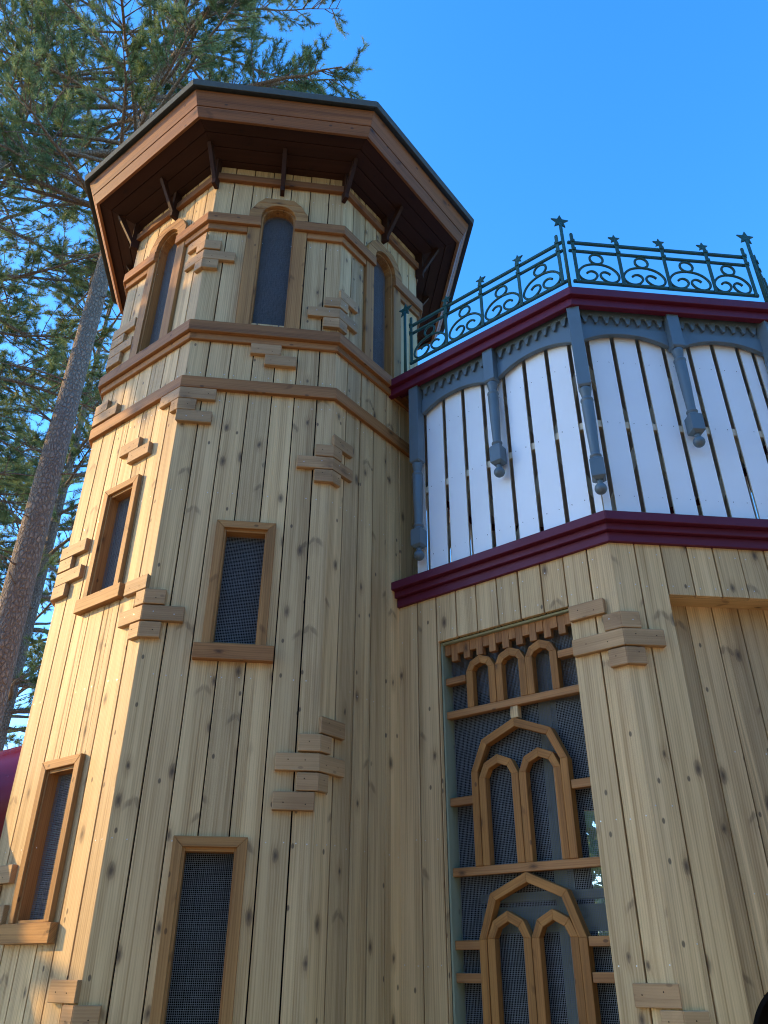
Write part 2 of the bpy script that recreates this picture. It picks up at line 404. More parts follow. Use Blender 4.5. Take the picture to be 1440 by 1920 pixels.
# ------------------------------------------------------------------ ground
g = MB()
n = 60
for i in range(n + 1):
    for j in range(n + 1):
        x = (i / n * 2 - 1); y = (j / n * 2 - 1)
        x = math.copysign(abs(x) ** 2.6, x) * 400; y = math.copysign(abs(y) ** 2.6, y) * 400
        g.v.append((x, y, 0.03 * mnoise.noise(Vector((x * .3, y * .3, 0))) - 0.02)); g.r.append(0.5)
for i in range(n):
    for j in range(n):
        a = i * (n + 1) + j; g.f.append([a, a + n + 1, a + n + 2, a + 1]); g.mi.append(0); g.sm.append(True); g.uv += [(0, 0)] * 4
gm, nt, b = new_mat('sandy_ground')
tc = N(nt, 'ShaderNodeTexCoord'); n1 = N(nt, 'ShaderNodeTexNoise'); n1.inputs['Scale'].default_value = 0.35; n1.inputs['Detail'].default_value = 8
nt.links.new(tc.outputs['Object'], n1.inputs['Vector'])
nt.links.new(mix_c(nt, ramp(nt, n1.outputs['Fac'], (0.4, 0.6, 0, 1)), (0.52, 0.34, 0.18), (0.40, 0.26, 0.13)), b.inputs['Base Color']); b.inputs['Roughness'].default_value = 0.95
tag(g.build('ground', gm), kind='structure')

# ------------------------------------------------------------------ the octagonal tower
TC = (-0.9828, 5.3201); TPH = R(7.11); TR = 1.30; HALF = TR * math.sin(math.pi / 8)
TF = octagon(TC, TR, TPH)
G = -EYE                                                       # ground level in lens-relative heights
tower = thing('wooden_tower', 'tall octagonal tower of pale vertical pine boards with a wide brown eaves roof', 'tower', (TC[0], TC[1], 0))

ARCH = (-0.123, 0.137, 3.93, 5.13)                              # round-headed top windows, the same on each face
AC, AZ, AR_ = 0.007, 4.998, 0.130
rects = {0: [(-0.119, 0.135, 1.54, 2.272), (-0.131, 0.127, -0.24, 0.511)],
         -1: [(-0.092, 0.172, 1.95, 2.68), (-0.130, 0.130, 0.185, 0.937)]}
wall_names = {0: 'pale board wall facing the viewer', -1: 'sunlit board wall on the left', 1: 'board wall running behind the white balcony'}
for k in range(-2, 6):
    holes = list(rects.get(k, []))
    if k in (-1, 0, 1): holes.append(ARCH)
    w = plank_wall('plank_wall', TF[k], -HALF, HALF, G - 0.05, 5.80, -0.0665, holes, tower,
                   nail_z=(0.54, 1.36, 2.52, 3.22, 3.44, 4.74, 5.26, 5.5) if k in (-1, 0, 1) else ())
    if k in wall_names: w['label'] = wall_names[k]

def band(name, frames, rows, mat, parent, half=HALF, bev=0.003, label=None):
    """boards running right round; rows of (o0,o1,z0,z1,gaps); a band broken by windows is one part per length"""
    out = []; whole = MB()
    for k, fr in frames.items():
        for o0, o1, z0, z1, gaps in rows:
            segs = [(-half, half, 1, 1)]
            if gaps and k in (-1, 0, 1):
                segs = [(-half, gaps[0], 1, 0), (gaps[1], half, 0, 1)]
            for a, b2, ml, mr in segs:
                mb = MB() if gaps else whole
                mb.box(fr, a, b2, o0, o1, z0, z1, g='h', mitre=(ml, mr))
                if gaps: out.append(mb.build('trim_board', mat, parent, bevel=bev))
    if whole.v: out.append(whole.build(name, mat, parent, bevel=bev))
    if label and len(out) == 1: out[0]['label'] = label
band('trim_band', TF, [(-.002, .030, 3.298, 3.392, None)], 'trim', tower, label='lowest brown band round the tower')
band('trim_band', TF, [(-.002, .050, 3.778, 3.872, None), (-.002, .024, 3.722, 3.7775, None)], 'trim', tower, label='stepped brown sill band under the arched windows')
band('trim_band', TF, [(-.002, .050, 4.880, 4.975, (-.121, .135)), (-.002, .024, 4.818, 4.8795, (-.2175, .2335))], 'trim', tower, label='stepped brown band broken by the arched windows')
band('eaves_ledger', TF, [(-.002, .035, 5.385, 5.455, None)], 'eaves', tower)

def arch_window(k):
    fr = TF[k]
    mb = MB()
    for a, b2 in ((-.215, -.1215), (.1355, .231)):
        mb.box(fr, a, b2, -.002, .027, 3.8735, 4.8785)
    # three stacked boards sawn to a round inside and a faceted outside
    def inner(sgn, n0, n1, n=8):
        return [(AC + sgn * AR_ * math.cos(t), AZ + AR_ * math.sin(t)) for t in [n0 + (n1 - n0) * i / n for i in range(n + 1)]]
    t1 = math.asin((5.075 - AZ) / AR_)
    for sgn in (-1, 1):
        ox = lambda d: AC + sgn * d
        mb.poly(fr, [(ox(AR_), 4.977)] + inner(sgn, 0, t1) + [(ox(.205), 5.075), (ox(.224), 5.045), (ox(.224), 4.977)], -.002, .042, (1, 0))
    top = inner(-1, t1, math.pi / 2, 6) + inner(1, math.pi / 2, t1, 6)[1:]
    mb.poly(fr, [(AC - .203, 5.0765)] + [(u, max(z, 5.0765)) for u, z in top] + [(AC + .203, 5.0765), (AC + .168, 5.146), (AC - .168, 5.146)], -.002, .042, (1, 0))
    mb.poly(fr, [(AC - .165, 5.1475), (AC + .165, 5.1475), (AC + .105, 5.205), (AC - .115, 5.205)], -.002, .042, (1, 0))
    w = mb.build('arched_window', 'frame', tower, bevel=0.002)
    # lining of the opening
    mb = MB()
    for a, b2 in ((-.1225, -.108), (.122, .1365)): mb.box(fr, a, b2, -.075, .012, 3.8735, 4.998)
    oc = [(AC + .1295 * math.cos(t), AZ + .1295 * math.sin(t)) for t in np.linspace(0, math.pi, 15)]
    ic = [(AC + .115 * math.cos(t), AZ + .115 * math.sin(t)) for t in np.linspace(0, math.pi, 15)]
    mb.strip(fr, oc, ic, -.075, .010)
    mb.build('frame_lining', 'frame', w, bevel=0.0015)
    screen(fr, -.108, .122, 3.86, 5.12, -.055, w, arch=(AC, AZ, .116), pitch=.0060, w=.0011)
    return w
for k in (-1, 0, 1):
    arch_window(k)['label'] = {-1: 'round-headed window catching the sun on the left face', 0: 'round-headed window facing the viewer', 1: 'round-headed window beside the balcony railing'}[k]

def rect_window(k, u0, u1, z0, z1, label, sill=(0.04, 0.045, 0.09)):
    """outer edges of the frame; boards 48 mm wide with mitred top corners"""
    fr = TF[k]; w = 0.0485; mb = MB()
    mb.poly(fr, [(u0, z1), (u1, z1), (u1 - w, z1 - w), (u0 + w, z1 - w)], -.002, .028, (1, 0))
    mb.poly(fr, [(u0, z0), (u0 + w, z0), (u0 + w, z1 - w), (u0, z1 - .0004)], -.002, .0285)
    mb.poly(fr, [(u1 - w, z0), (u1, z0), (u1, z1 - .0004), (u1 - w, z1 - w)], -.002, .0282)
    o = mb.build('window', 'frame', tower, bevel=0.0025); o['label'] = label
    mb = MB(); a, b2, t = u0 + w - .004, u1 - w + .004, z1 - w + .004
    mb.box(fr, a, a + .016, -.07, .012, z0, t); mb.box(fr, b2 - .016, b2, -.07, .012, z0, t)
    mb.box(fr, a + .0165, b2 - .0165, -.07, .008, t - .022, t, g='h'); mb.box(fr, a + .0165, b2 - .0165, -.07, .010, z0, z0 + .014, g='h')
    mb.build('frame_lining', 'frame', o, bevel=0.0015)
    mb = MB(); mb.box(fr, u0 - sill[0], u1 + sill[1], -.002, .042, z0 - sill[2] - .001, z0 - .001, g='h')
    mb.build('sill', 'trim' if k == 0 else 'frame', o, bevel=0.003)
    screen(fr, a + .014, b2 - .014, z0 + .012, t - .02, -.05, o)
rect_window(0, -.167, .186, 1.5415, 2.319, 'middle window on the face towards the viewer')
rect_window(0, -.180, .177, -.238, .558, 'lowest window on the face towards the viewer')
rect_window(-1, -.140, .221, 1.952, 2.728, 'upper window on the sunlit left face')
rect_window(-1, -.182, .185, .190, .983, 'lower window on the sunlit left face')

# decorative blocks that imitate corner stones: (face pieces as u0,u1 measured from face centre) per row
SH, LG, E0 = 0.103, 0.217, HALF
def block(pieces, z1, h=0.0895, o=0.03, parent=tower, frames=TF, mat='block', name='corner_block'):
    mb = MB(); rnd = rng.random()
    o += rng.uniform(-.002, .002)
    for k, a, b2, ml, mr in pieces:
        mb.box(frames[k], a, b2, -.003, o, z1 - h, z1, g='h', mitre=(ml, mr), rnd=rnd if rng.random() < .55 else None)
        for q in ((.25, .75) if b2 - a > .15 else (.5,)):
            uu = a + (b2 - a) * q + rng.uniform(-.012, .012); zz = z1 - h * rng.uniform(.3, .7)
            mb.add([frames[k].P(uu + .0032 * math.cos(t * math.pi / 3), o + .0012, zz + .0032 * math.sin(t * math.pi / 3)) for t in range(6)], [list(range(6))], None, None, 1)
    return mb.build(name, [mat, 'nail' if rng.random() < .08 else 'dark'], parent, bevel=0.003)
def corner(kL, left, right, z1, **kw):
    """a block round the corner between face kL and kL+1"""
    p = []
    if left: p.append((kL, E0 - left, E0, 0, 1))
    if right: p.append((kL + 1, -E0, -E0 + right, 1, 0))
    return block(p, z1, **kw)
# corner between the sunlit face and the front face
for rows in ([(4.770, LG, 0), (4.677, SH, SH), (4.583, LG, SH * 0 + LG), (4.490, SH, SH)] ,):
    corner(-1, .20, 0, 4.772, h=.09)
    corner(-1, .085, SH, 4.688); corner(-1, .20, LG, 4.584); corner(-1, .072, SH, 4.490)
corner(-1, .19, .222, 3.296); corner(-1, .065, SH, 3.203); corner(-1, 0, .214, 3.110)
corner(-1, .195, 0, 1.940); corner(-1, .075, SH, 1.847); corner(-1, .195, LG, 1.748); corner(-1, .078, SH, 1.650)
corner(-1, .195, 0, -.045); corner(-1, .075, SH, -.140); corner(-1, .195, LG, -.235); corner(-1, .075, SH, -.328)
# far left corner of the sunlit face
corner(-2, .2, .268, 4.345); corner(-2, .1, .148, 4.250); corner(-2, .2, .272, 4.150); corner(-2, .1, .150, 4.055)
corner(-2, .1, .14, 3.600); corner(-2, .2, .275, 3.505)
corner(-2, .2, .265, 2.412); corner(-2, .1, .132, 2.320); corner(-2, .2, .265, 2.222); corner(-2, .1, .132, 2.128)
corner(-2, .2, .247, .470); corner(-2, .1, .13, .375); corner(-2, .2, .25, .280)
# corner between the front face and the face beside the balcony
corner(0, 0, .19, 4.318); corner(0, SH, .078, 4.222); corner(0, LG, .19, 4.118); corner(0, SH, .075, 4.024)
corner(0, 0, .18, 3.012); corner(0, SH, .072, 2.920); corner(0, LG, .185, 2.826); corner(0, SH, .07, 2.730)
corner(0, 0, .188, 1.168); corner(0, SH, .075, 1.070); corner(0, .216, .19, .970); corner(0, SH, .065, .873); block([(0, .281, .4915, 0, 0)], .777)
# pairs of blocks in the middle of a face
block([(-1, -.054, .150, 0, 0)], 3.050); block([(-1, .056, .277, 0, 0)], 2.957)
block([(0, -.089, .120, 0, 0)], 3.7205); block([(0, .013, .228, 0, 0)], 3.630)

# roof
def ring_pts(r, z, n=8): return [(TC[0] + r * math.cos(TPH - R(112.5) + R(45) * k), TC[1] + r * math.sin(TPH - R(112.5) + R(45) * k), z + EYE) for k in range(n)]
def ringmesh(mb, prof, board=True, mi=0, grain_h=True):
    """closed profile (r,z) swept round the octagon, each side separate so that the mitres read"""
    for k in range(8):
        rnd = rng.random(); n = len(prof); V = []; U = []
        d = 0
        for i, (r, z) in enumerate(prof):
            if i: d += math.hypot(r - prof[i - 1][0], z - prof[i - 1][1])
            p = ring_pts(r, z); a, b2 = p[k], p[(k + 1) % 8]; V += [a, b2]; h = r * math.sin(math.pi / 8)
            U += [(d, -h), (d, h)]
        F = []
        for i in range(n):
            j = (i + 1) % n; F.append([2 * i, 2 * i + 1, 2 * j + 1, 2 * j])
        F.append([2 * i for i in range(n)]); F.append([2 * i + 1 for i in range(n)][::-1])
        mb.add(V, F, U, rnd, mi)
roof = MB()
ringmesh(roof, [(1.800, 5.862), (1.842, 5.826), (1.853, 5.888), (0.06, 6.60), (0.06, 6.56)])
roof_o = roof.build('roof', 'bitumen', tower, bevel=0.004)
fas = MB()
def fpt(t, d): return (1.708 + .092 * t - d * .95, 5.623 + .207 * t + d * .25)
def fboard(t0, t1, d0, d1): ringmesh(fas, [fpt(t0, d0), fpt(t1, d0), fpt(t1, d1), fpt(t0, d1)])
fboard(0, .405, 0.002, .03); fboard(.425, 1.0, 0.0, .03)
fas.build('fascia_board', 'eaves', roof_o, bevel=0.002)
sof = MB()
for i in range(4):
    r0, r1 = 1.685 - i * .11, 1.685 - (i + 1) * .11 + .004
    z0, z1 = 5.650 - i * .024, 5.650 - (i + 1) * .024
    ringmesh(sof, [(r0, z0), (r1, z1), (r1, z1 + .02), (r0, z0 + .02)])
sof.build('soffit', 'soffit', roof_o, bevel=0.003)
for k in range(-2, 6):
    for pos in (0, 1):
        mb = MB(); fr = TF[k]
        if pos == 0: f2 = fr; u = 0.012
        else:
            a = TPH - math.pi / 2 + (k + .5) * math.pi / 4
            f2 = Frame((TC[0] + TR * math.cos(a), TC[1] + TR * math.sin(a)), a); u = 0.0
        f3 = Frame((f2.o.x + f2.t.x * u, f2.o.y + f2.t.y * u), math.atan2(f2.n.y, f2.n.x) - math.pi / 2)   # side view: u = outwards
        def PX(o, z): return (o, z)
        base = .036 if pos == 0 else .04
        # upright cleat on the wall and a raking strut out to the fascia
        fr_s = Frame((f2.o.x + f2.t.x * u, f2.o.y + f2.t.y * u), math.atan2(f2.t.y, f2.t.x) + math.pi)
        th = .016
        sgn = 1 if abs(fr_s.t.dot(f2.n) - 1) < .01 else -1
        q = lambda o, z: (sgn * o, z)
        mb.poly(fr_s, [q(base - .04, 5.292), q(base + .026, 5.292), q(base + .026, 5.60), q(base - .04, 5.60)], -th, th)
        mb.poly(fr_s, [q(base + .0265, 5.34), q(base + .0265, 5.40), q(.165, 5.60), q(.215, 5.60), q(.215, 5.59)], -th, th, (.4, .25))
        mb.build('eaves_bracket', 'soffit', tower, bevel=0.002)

# ------------------------------------------------------------------ the balcony house
d = R(-1.5)
HPH = TPH + d
CN = (1.2408, 3.8250)                                           # the corner nearest the viewer
SIDE = 1.25; HR = SIDE / 2 / math.sin(math.pi / 8); HH = SIDE / 2
ab = HPH - math.pi / 2 - math.pi / 8
HC = (CN[0] - HR * math.cos(ab), CN[1] - HR * math.sin(ab))
HF = octagon(HC, HR, HPH)                                       # face 0: right of the corner, face -1: left of it
house = thing('balcony_house', 'pine-board house with dark red cornices and a pale blue slatted upper storey', 'playhouse', (HC[0], HC[1], 0))
def A(u): return u + HH if False else u
# shift so that u is counted from the near corner on faces 0 and -1
FR = Frame(CN, HPH - math.pi / 2); FL = Frame(CN, HPH - math.pi / 2 - math.pi / 4)
ZB, ZT = 2.10, 3.84
JOIN = -1.474

w = plank_wall('plank_wall', FL, JOIN, 0, G - .05, ZB, -.1385 - .0005, [(-1.170, -.284, G - .06, 1.740)], house, mitre=(0, 1), pitch=.1485, nail_z=(0.02, .62, 1.80, 1.97))
w['label'] = 'board wall around the lattice window'
w = plank_wall('plank_wall', FR, 0, SIDE, G - .05, ZB, .1405, [(.2935, SIDE - .2935, G - .06, 1.744)], house, mitre=(1, 1), nail_z=(.10, .66, 1.79, 1.98))
w['label'] = 'board wall around the recess on the right'
for k in (1, 2, 3, 4, 5):
    holes = {3: [(-.12, .42, .15, 1.38)], 4: [(-.50, -.10, .2, 1.15)]}.get(k, [])
    plank_wall('plank_wall', HF[k], -HH, HH, G - .05, ZB, -.0665, holes, house, nail_z=())

# recess on the right: header, jambs, back boards with a dark round-topped doorway
mb = MB(); RD = -.145
e = .0015
mb.box(FR, .2935, SIDE - .2935, RD, -.0275, 1.744, 1.772, g='h')
mb.box(FR, .262, .2915, RD, -.0375, G, 1.744); mb.box(FR, SIDE - .2915, SIDE - .262, RD, -.0375, G, 1.744)
mb.build('recess_lining', 'pine', house, bevel=.002)
mb = MB(); DC, DZ, DR = .620, -.300, .275
edges = [.262, .293, .443, .592, .742, .892, SIDE - .262]
for a, b2 in zip(edges[:-1], edges[1:]):
    a += .0028; b2 -= .0028
    us = np.linspace(a, b2, 9)
    low = [(u, DZ + math.sqrt(DR ** 2 - (u - DC) ** 2)) if abs(u - DC) < DR - 1e-4 else (u, G) for u in us]
    pts = []
    for i, q in enumerate(low):
        if i and (low[i - 1][1] == G) != (q[1] == G):
            ue = DC - DR if q[0] < DC else DC + DR
            pts += [(ue, G), (ue, DZ)] if low[i - 1][1] == G else [(ue, DZ), (ue, G)]
        pts.append(q)
    mb.poly(FR, pts + [(b2, 1.79), (a, 1.79)], RD - .026, RD + rng.uniform(-.001, .001))
nails(mb, FR, [(.443, .592), (.592, .742), (.742, .892), (.30, .443)], .30, 1); nails(mb, FR, [(.443, .592), (.592, .742), (.742, .892)], .92, 1)
for a, b2, z0 in ((.245, .345, G), (.345, .895, DZ + DR + .005), (.895, SIDE - .245, G)):
    mb.box(FR, a, b2, RD - .036, RD - .030, z0, 1.80, mi=2)
for a, b2 in ((.245, .2615), (SIDE - .2615, SIDE - .245)): mb.box(FR, a, b2, RD - .036, -.0375, G, 1.80, mi=2)
mb.box(FR, .245, SIDE - .245, RD - .036, -.0375, 1.8005, 1.81, mi=2)
mb.build('recess_wall', ['pine', 'nail', 'dark'], house, bevel=.0016)
mb = MB()
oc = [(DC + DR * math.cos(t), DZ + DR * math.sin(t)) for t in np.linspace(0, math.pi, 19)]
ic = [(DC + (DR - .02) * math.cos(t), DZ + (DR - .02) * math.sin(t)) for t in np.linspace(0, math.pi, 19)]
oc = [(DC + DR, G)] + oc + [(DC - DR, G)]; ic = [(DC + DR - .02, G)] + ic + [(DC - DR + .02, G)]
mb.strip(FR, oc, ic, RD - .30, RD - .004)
mb.box(FR, DC - DR - .02, DC + DR + .02, RD - .33, RD - .305, G, DZ + DR + .03)  # lining and back sheet painted near-black for the darkness of the room
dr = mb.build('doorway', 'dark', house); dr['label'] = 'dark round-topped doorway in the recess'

# lattice window on the left of the corner
lat = MB(); LO0, LO1 = -.095, -.050
lat_parts = []
UL, UR_ = -1.1685, -.2855
lw = MB()
lw.box(FL, UL - .002, UL + .010, -.125, -.0275, G, 1.739); lw.box(FL, UR_ - .010, UR_ + .002, -.125, -.0275, G, 1.739)
lw.box(FL, UL + .0105, UR_ - .0105, -.125, -.0275, 1.725, 1.7385, g='h')
LW = lw.build('lattice_window', 'green', house, bevel=.002); LW['label'] = 'tall lattice window with gothic arches and wire screen'
mb = MB()
CU = -.711
UA, UB = UL + .0105, UR_ - .0105
def bar(u0, u1, z0, z1):
    mb = MB(); mb.box(FL, u0, u1, LO0, LO1 + rng.uniform(-.001, .003), z0, z1, g='h'); mb.build('cross_bar', 'trim', LW, bevel=.002)
bar(UA, UB, 1.273, 1.314); bar(UA, UB, .430, .472)
for z0, z1 in ((1.474, 1.515), (.787, .830), (.090, .132), (-.054, -.012)):
    ue = (-1.0165, -.4085) if z0 > 1.2 else (-1.0085, -.4105)
    bar(UA, ue[0], z0, z1); bar(ue[1], UB, z0 + .008, z1 + .008)
mb = MB(); mb.box(FL, CU - .024, CU + .024, LO0, LO1 - .004, 1.2065, 1.2725); mb.build('short_post', 'pine', LW, bevel=.002)
def gothic(name, c, hw, w, zb, zs, zsh, za, o1, sh=.70):
    """pointed arch frame: legs to zs, shoulders at (sh*hw, zsh), apex za"""
    mb = MB()
    def line(h, dz, dza): return [(c - h, zb), (c - h, zs), (c - h * sh, zsh - dz), (c, za - dza), (c + h * sh, zsh - dz), (c + h, zs), (c + h, zb)]
    O = line(hw, 0, 0); I = line(hw - w, w * .78, w * 1.12)
    mb.strip(FL, O, I, LO0, o1)
    return mb.build(name, 'lattice', LW, bevel=.002)
for c in (-.912, -.711, -.513): gothic('small_arch', c, .0985, .044, 1.3145, 1.530, 1.585, 1.614, LO1 + .002)
gothic('large_arch', CU, .296, .043, .4725, .950, 1.118, 1.2060, LO1 + .006, sh=.735)
for c in (-.837, -.585): gothic('inner_arch', c, .1245, .043, .4725, .912, .990, 1.027, LO1 + .001)
gothic('large_arch', CU, .296, .043, -.80, .135, .340, .4295, LO1 + .006, sh=.735)
for c in (-.837, -.585): gothic('inner_arch', c, .1245, .043, -.80, .138, .216, .259, LO1 + .001)
mb = MB()                                                        # comb of little planks under the header
nt_ = 19
for i in range(nt_):
    u0 = UA + .002 + (UB - UA - .004) * i / nt_; u1 = UA + .002 + (UB - UA - .004) * (i + 1) / nt_ - .0015
    mb.box(FL, u0, u1, LO0 + .01, LO1 + rng.uniform(-.002, .002), 1.614 if i % 2 else 1.658, 1.7245)
mb.build('comb_valance', 'trim', LW, bevel=.0015)
screen(FL, UA, UB, -1.2, 1.722, -.112, LW, pitch=.0088, w=.0013)
# inside: floor, rails and posts seen dimly through the wire
inn = MB()
fi = Frame((CN[0] - FL.n.x * 1.0, CN[1] - FL.n.y * 1.0), math.atan2(FL.n.y, FL.n.x))
inn.box(fi, -1.6, 0.6, -.05, 0, .20, .34, g='h'); inn.box(fi, -1.6, 0.6, -.05, 0.01, .37, .42, g='h')
inn.box(fi, -1.05, -.96, -.06, .03, G, 1.9); inn.box(fi, -.28, -.21, -.06, .03, G, 1.9)
inn.build('inner_rail', 'green', house, bevel=.003)
inn = MB()
V = [(HC[0] + (HR - .06) * math.cos(HPH - R(112.5) + R(45) * k), HC[1] + (HR - .06) * math.sin(HPH - R(112.5) + R(45) * k)) for k in range(8)]
inn.add([(x, y, ZB - .04 + EYE) for x, y in V] + [(x, y, ZB + EYE) for x, y in V], [list(range(8))[::-1], list(range(8, 16))] + [[i, (i + 1) % 8, 8 + (i + 1) % 8, 8 + i] for i in range(8)], [(v[0], v[1]) for v in V] * 2)
inn.build('upper_floor', 'inside', house)

# lower dark red cornice (three steps) and upper cornice
def cornice(name, rows, mat, label, ext):
    mb = MB()
    for k, fr in list(HF.items()):
        if k == -2: continue
        for o0, o1, z0, z1 in rows:
            if k == -1:
                mb.box(FL, JOIN + ext, 0, o0, o1, z0, z1, g='h', mitre=(0, 1))
            else:
                mb.box(fr, -HH, HH, o0, o1, z0, z1, g='h', mitre=(1, 1))
    o = mb.build(name, mat, house, bevel=.003); o['label'] = label; return o
cornice('cornice', [(-.02, .086, 2.142, 2.198), (-.02, .050, 2.098, 2.1415), (-.02, .022, 2.040, 2.0975)], 'red', 'lower dark red cornice in three steps', .0)
cornice('cornice', [(-.02, .150, 3.776, 3.842), (.078, .120, 3.712, 3.7755)], 'red', 'upper dark red cornice below the railing', .0)
mb = MB()
V = [(HC[0] + (HR + .13) * math.cos(HPH - R(112.5) + R(45) * k), HC[1] + (HR + .13) * math.sin(HPH - R(112.5) + R(45) * k)) for k in range(8)]
mb.add([(x, y, 3.8425 + EYE) for x, y in V] + [(x, y, 3.856 + EYE) for x, y in V], [list(range(8))[::-1], list(range(8, 16))] + [[i, (i + 1) % 8, 8 + (i + 1) % 8, 8 + i] for i in range(8)])
mb.build('roof_deck', 'flash', house)

# pale slats, rails behind them, grey valance, turned pendants
def faces_up():
    yield -1, FL, -1, [(-1.304 + .0)] , None
slat_gap = {-1: [-1.226, -1.057, -.891, -.7255, -.558, -.3955, -.227, -.063], 0: [.0625, .2335, .404, .571, .742, .911, 1.082, 1.249 - .062]}
def slats(fr, gaps, lo, hi):
    cuts = [lo] + gaps + [hi]
    for i, (a, b2) in enumerate(zip(cuts[:-1], cuts[1:])):
        aa = a + (0.0145 if i else 0); bb = b2 - (0.0145 if i < len(cuts) - 2 else 0)
        if bb - aa < .02: continue
        mb = MB()
        mb.box(fr, aa, bb, -.012, rng.uniform(-.001, .001), 2.17, 3.77, side_mi=1, mitre=(0, 0))
        for z in (2.872, 2.35, 3.35):
            for u in (aa + .03, bb - .03):
                if bb - aa > .1:
                    uu = u + rng.uniform(-.004, .004); r = .0028
                    mb.add([fr.P(uu + r * math.cos(t * math.pi / 3), .0022, z + rng.uniform(-.003, .003) + r * math.sin(t * math.pi / 3)) for t in range(6)], [list(range(6))], None, None, 2)
        mb.build('white_slat', ['slat', 'slat_edge', 'dark'], house, bevel=.0015)
slats(FL, slat_gap[-1], -1.315, -.004); slats(FR, slat_gap[0], .004, SIDE - .004)
F1 = Frame((CN[0] + FR.t.x * SIDE, CN[1] + FR.t.y * SIDE), HPH - math.pi / 2 + math.pi / 4)
slats(F1, slat_gap[0], .004, SIDE - .004)
for k in (2, 3, 4, 5):
    for i in range(7):
        mb = MB(); mb.box(HF[k], -HH + i * SIDE / 7 + .012, -HH + (i + 1) * SIDE / 7 - .012, -.012, 0, 2.17, 3.77); mb.build('white_slat', 'slat', house, bevel=.0015)
for fr, a, b2 in ((FL, -1.25, -.02), (FR, .02, SIDE - .02), (F1, .02, SIDE - .02)):
    mb = MB(); mb.box(fr, a, b2, -.05, -.014, 2.845, 2.895, g='h'); mb.build('slat_rail', 'slat_edge', house, bevel=.002)
    c = (a + b2) / 2
    for lo, hi in ((a + .03, c - .03), (c + .03, b2 - .03)):
        # raking braces behind the slats
        for (ua, za), (ub, zb) in (((lo, 2.25), (hi, 3.30)), ((lo, 3.40), (hi, 2.40))):
            dx, dz = ub - ua, zb - za; l = math.hypot(dx, dz); px, pz = -dz / l * .03, dx / l * .03
            mb = MB(); mb.poly(fr, [(ua + px, za + pz), (ua - px, za - pz), (ub - px, zb - pz), (ub + px, zb + pz)], -.085 if za < 3 else -.12, -.052 if za < 3 else -.087, (dx, dz))
            mb.build('brace', 'slat_edge', house, bevel=.002)

def valance(fr, cols):
    """cols: pendant centre lines; boards between them"""
    for a, b2 in zip(cols[:-1], cols[1:]):
        a += .0405; b2 -= .0405
        c = (a + b2) / 2; h = (b2 - a) / 2
        mb = MB()
        arch = [(c - h + 2 * h * i / 20, 3.478 + .076 * (1 - abs((i - 10) / 10) ** 2.2)) for i in range(21)]
        mb.poly(fr, arch + [(b2, 3.604), (a, 3.604)], .012, .048, (1, 0))
        mb.box(fr, a, b2, .010, .036, 3.6045, 3.775, g='h')
        m = 8; p = (b2 - a) / m; pts = [(a, 3.775)]
        for i in range(m):
            x = a + i * p
            pts += [(x + .0005, 3.697), (x + p * .14, 3.694), (x + p * .20, 3.686), (x + p * .36, 3.644), (x + p * .42, 3.634), (x + p * .58, 3.634), (x + p * .64, 3.644), (x + p * .80, 3.686), (x + p * .86, 3.694), (x + p - .0005, 3.697)]
        pts.append((b2, 3.775))
        mb.poly(fr, pts, .0365, .056, (1, 0))
        mb.build('arched_valance', 'grey', house, bevel=.002)
valance(FL, [-1.255, -.614, .020]); valance(FR, [-.024, .630, 1.274]); valance(F1, [-.024, .630, 1.274])

def pendant(fr, u, o, ztop, zsq, label=None):
    """zsq: lower end of the square head; everything below hangs from it"""
    p = fr.P(u, o, 0); c = (p[0], p[1]); ang = math.atan2(fr.n.y, fr.n.x)
    f = Frame(c, ang); mb = MB(); h = .0395; z = zsq
    mb.box(f, -h, h, -h, h, zsq + .012, ztop)
    def taper(z0, z1, h0, h1):
        V = [f.P(s * h0, t * h0, z0) for s, t in ((-1, -1), (1, -1), (1, 1), (-1, 1))] + [f.P(s * h1, t * h1, z1) for s, t in ((-1, -1), (1, -1), (1, 1), (-1, 1))]
        mb.add(V, [[0, 1, 2, 3][::-1], [4, 5, 6, 7]] + [[i, (i + 1) % 4, 4 + (i + 1) % 4, 4 + i] for i in range(4)])
    taper(zsq, zsq + .0118, .031, h)
    prof = [(.026, .0), (.036, -.004), (.037, -.014), (.035, -.022), (.033, -.035), (.027, -.068), (.0255, -.078), (.036, -.082), (.039, -.089), (.039, -.096), (.036, -.102), (.034, -.108), (.036, -.115), (.0355, -.16), (.033, -.30), (.0285, -.42), (.027, -.475), (.0265, -.487), (.033, -.490), (.035, -.497), (.033, -.504), (.027, -.509), (.029, -.515), (.033, -.522), (.033, -.528)]
    mb.lathe(c, [(r, z + dz + EYE) for r, dz in prof][::-1], 20)
    b0 = z - .522
    taper(b0 - .012, b0, h, .031); mb.box(f, -h, h, -h, h, b0 - .125, b0 - .012); taper(b0 - .142, b0 - .125, .022, h)
    mb.lathe(c, [(.016, b0 - .170 + EYE), (.018, b0 - .140 + EYE)], 16)
    o_ = mb.build('turned_pendant', 'grey', house, bevel=.0015)
    b3 = MB(); zc = b0 - .195
    b3.lathe(c, [(.0352 * math.sin(t), zc - .0352 * math.cos(t) + EYE) for t in np.linspace(.05, math.pi - .05, 14)], 20)
    b3.build('ball', 'grey', o_)
    return o_
fb = Frame(CN, HPH - math.pi / 2 - math.pi / 8)
pendant(fb, 0, .065, 3.7755, 3.068)
pendant(FL, -.614, .060, 3.7755, 3.440); pendant(FL, -1.257, .060, 3.7755, 3.055)
pendant(FR, .628, .060, 3.7755, 3.440)
fb2 = Frame((CN[0] + FR.t.x * SIDE, CN[1] + FR.t.y * SIDE), HPH - math.pi / 2 + math.pi / 8)
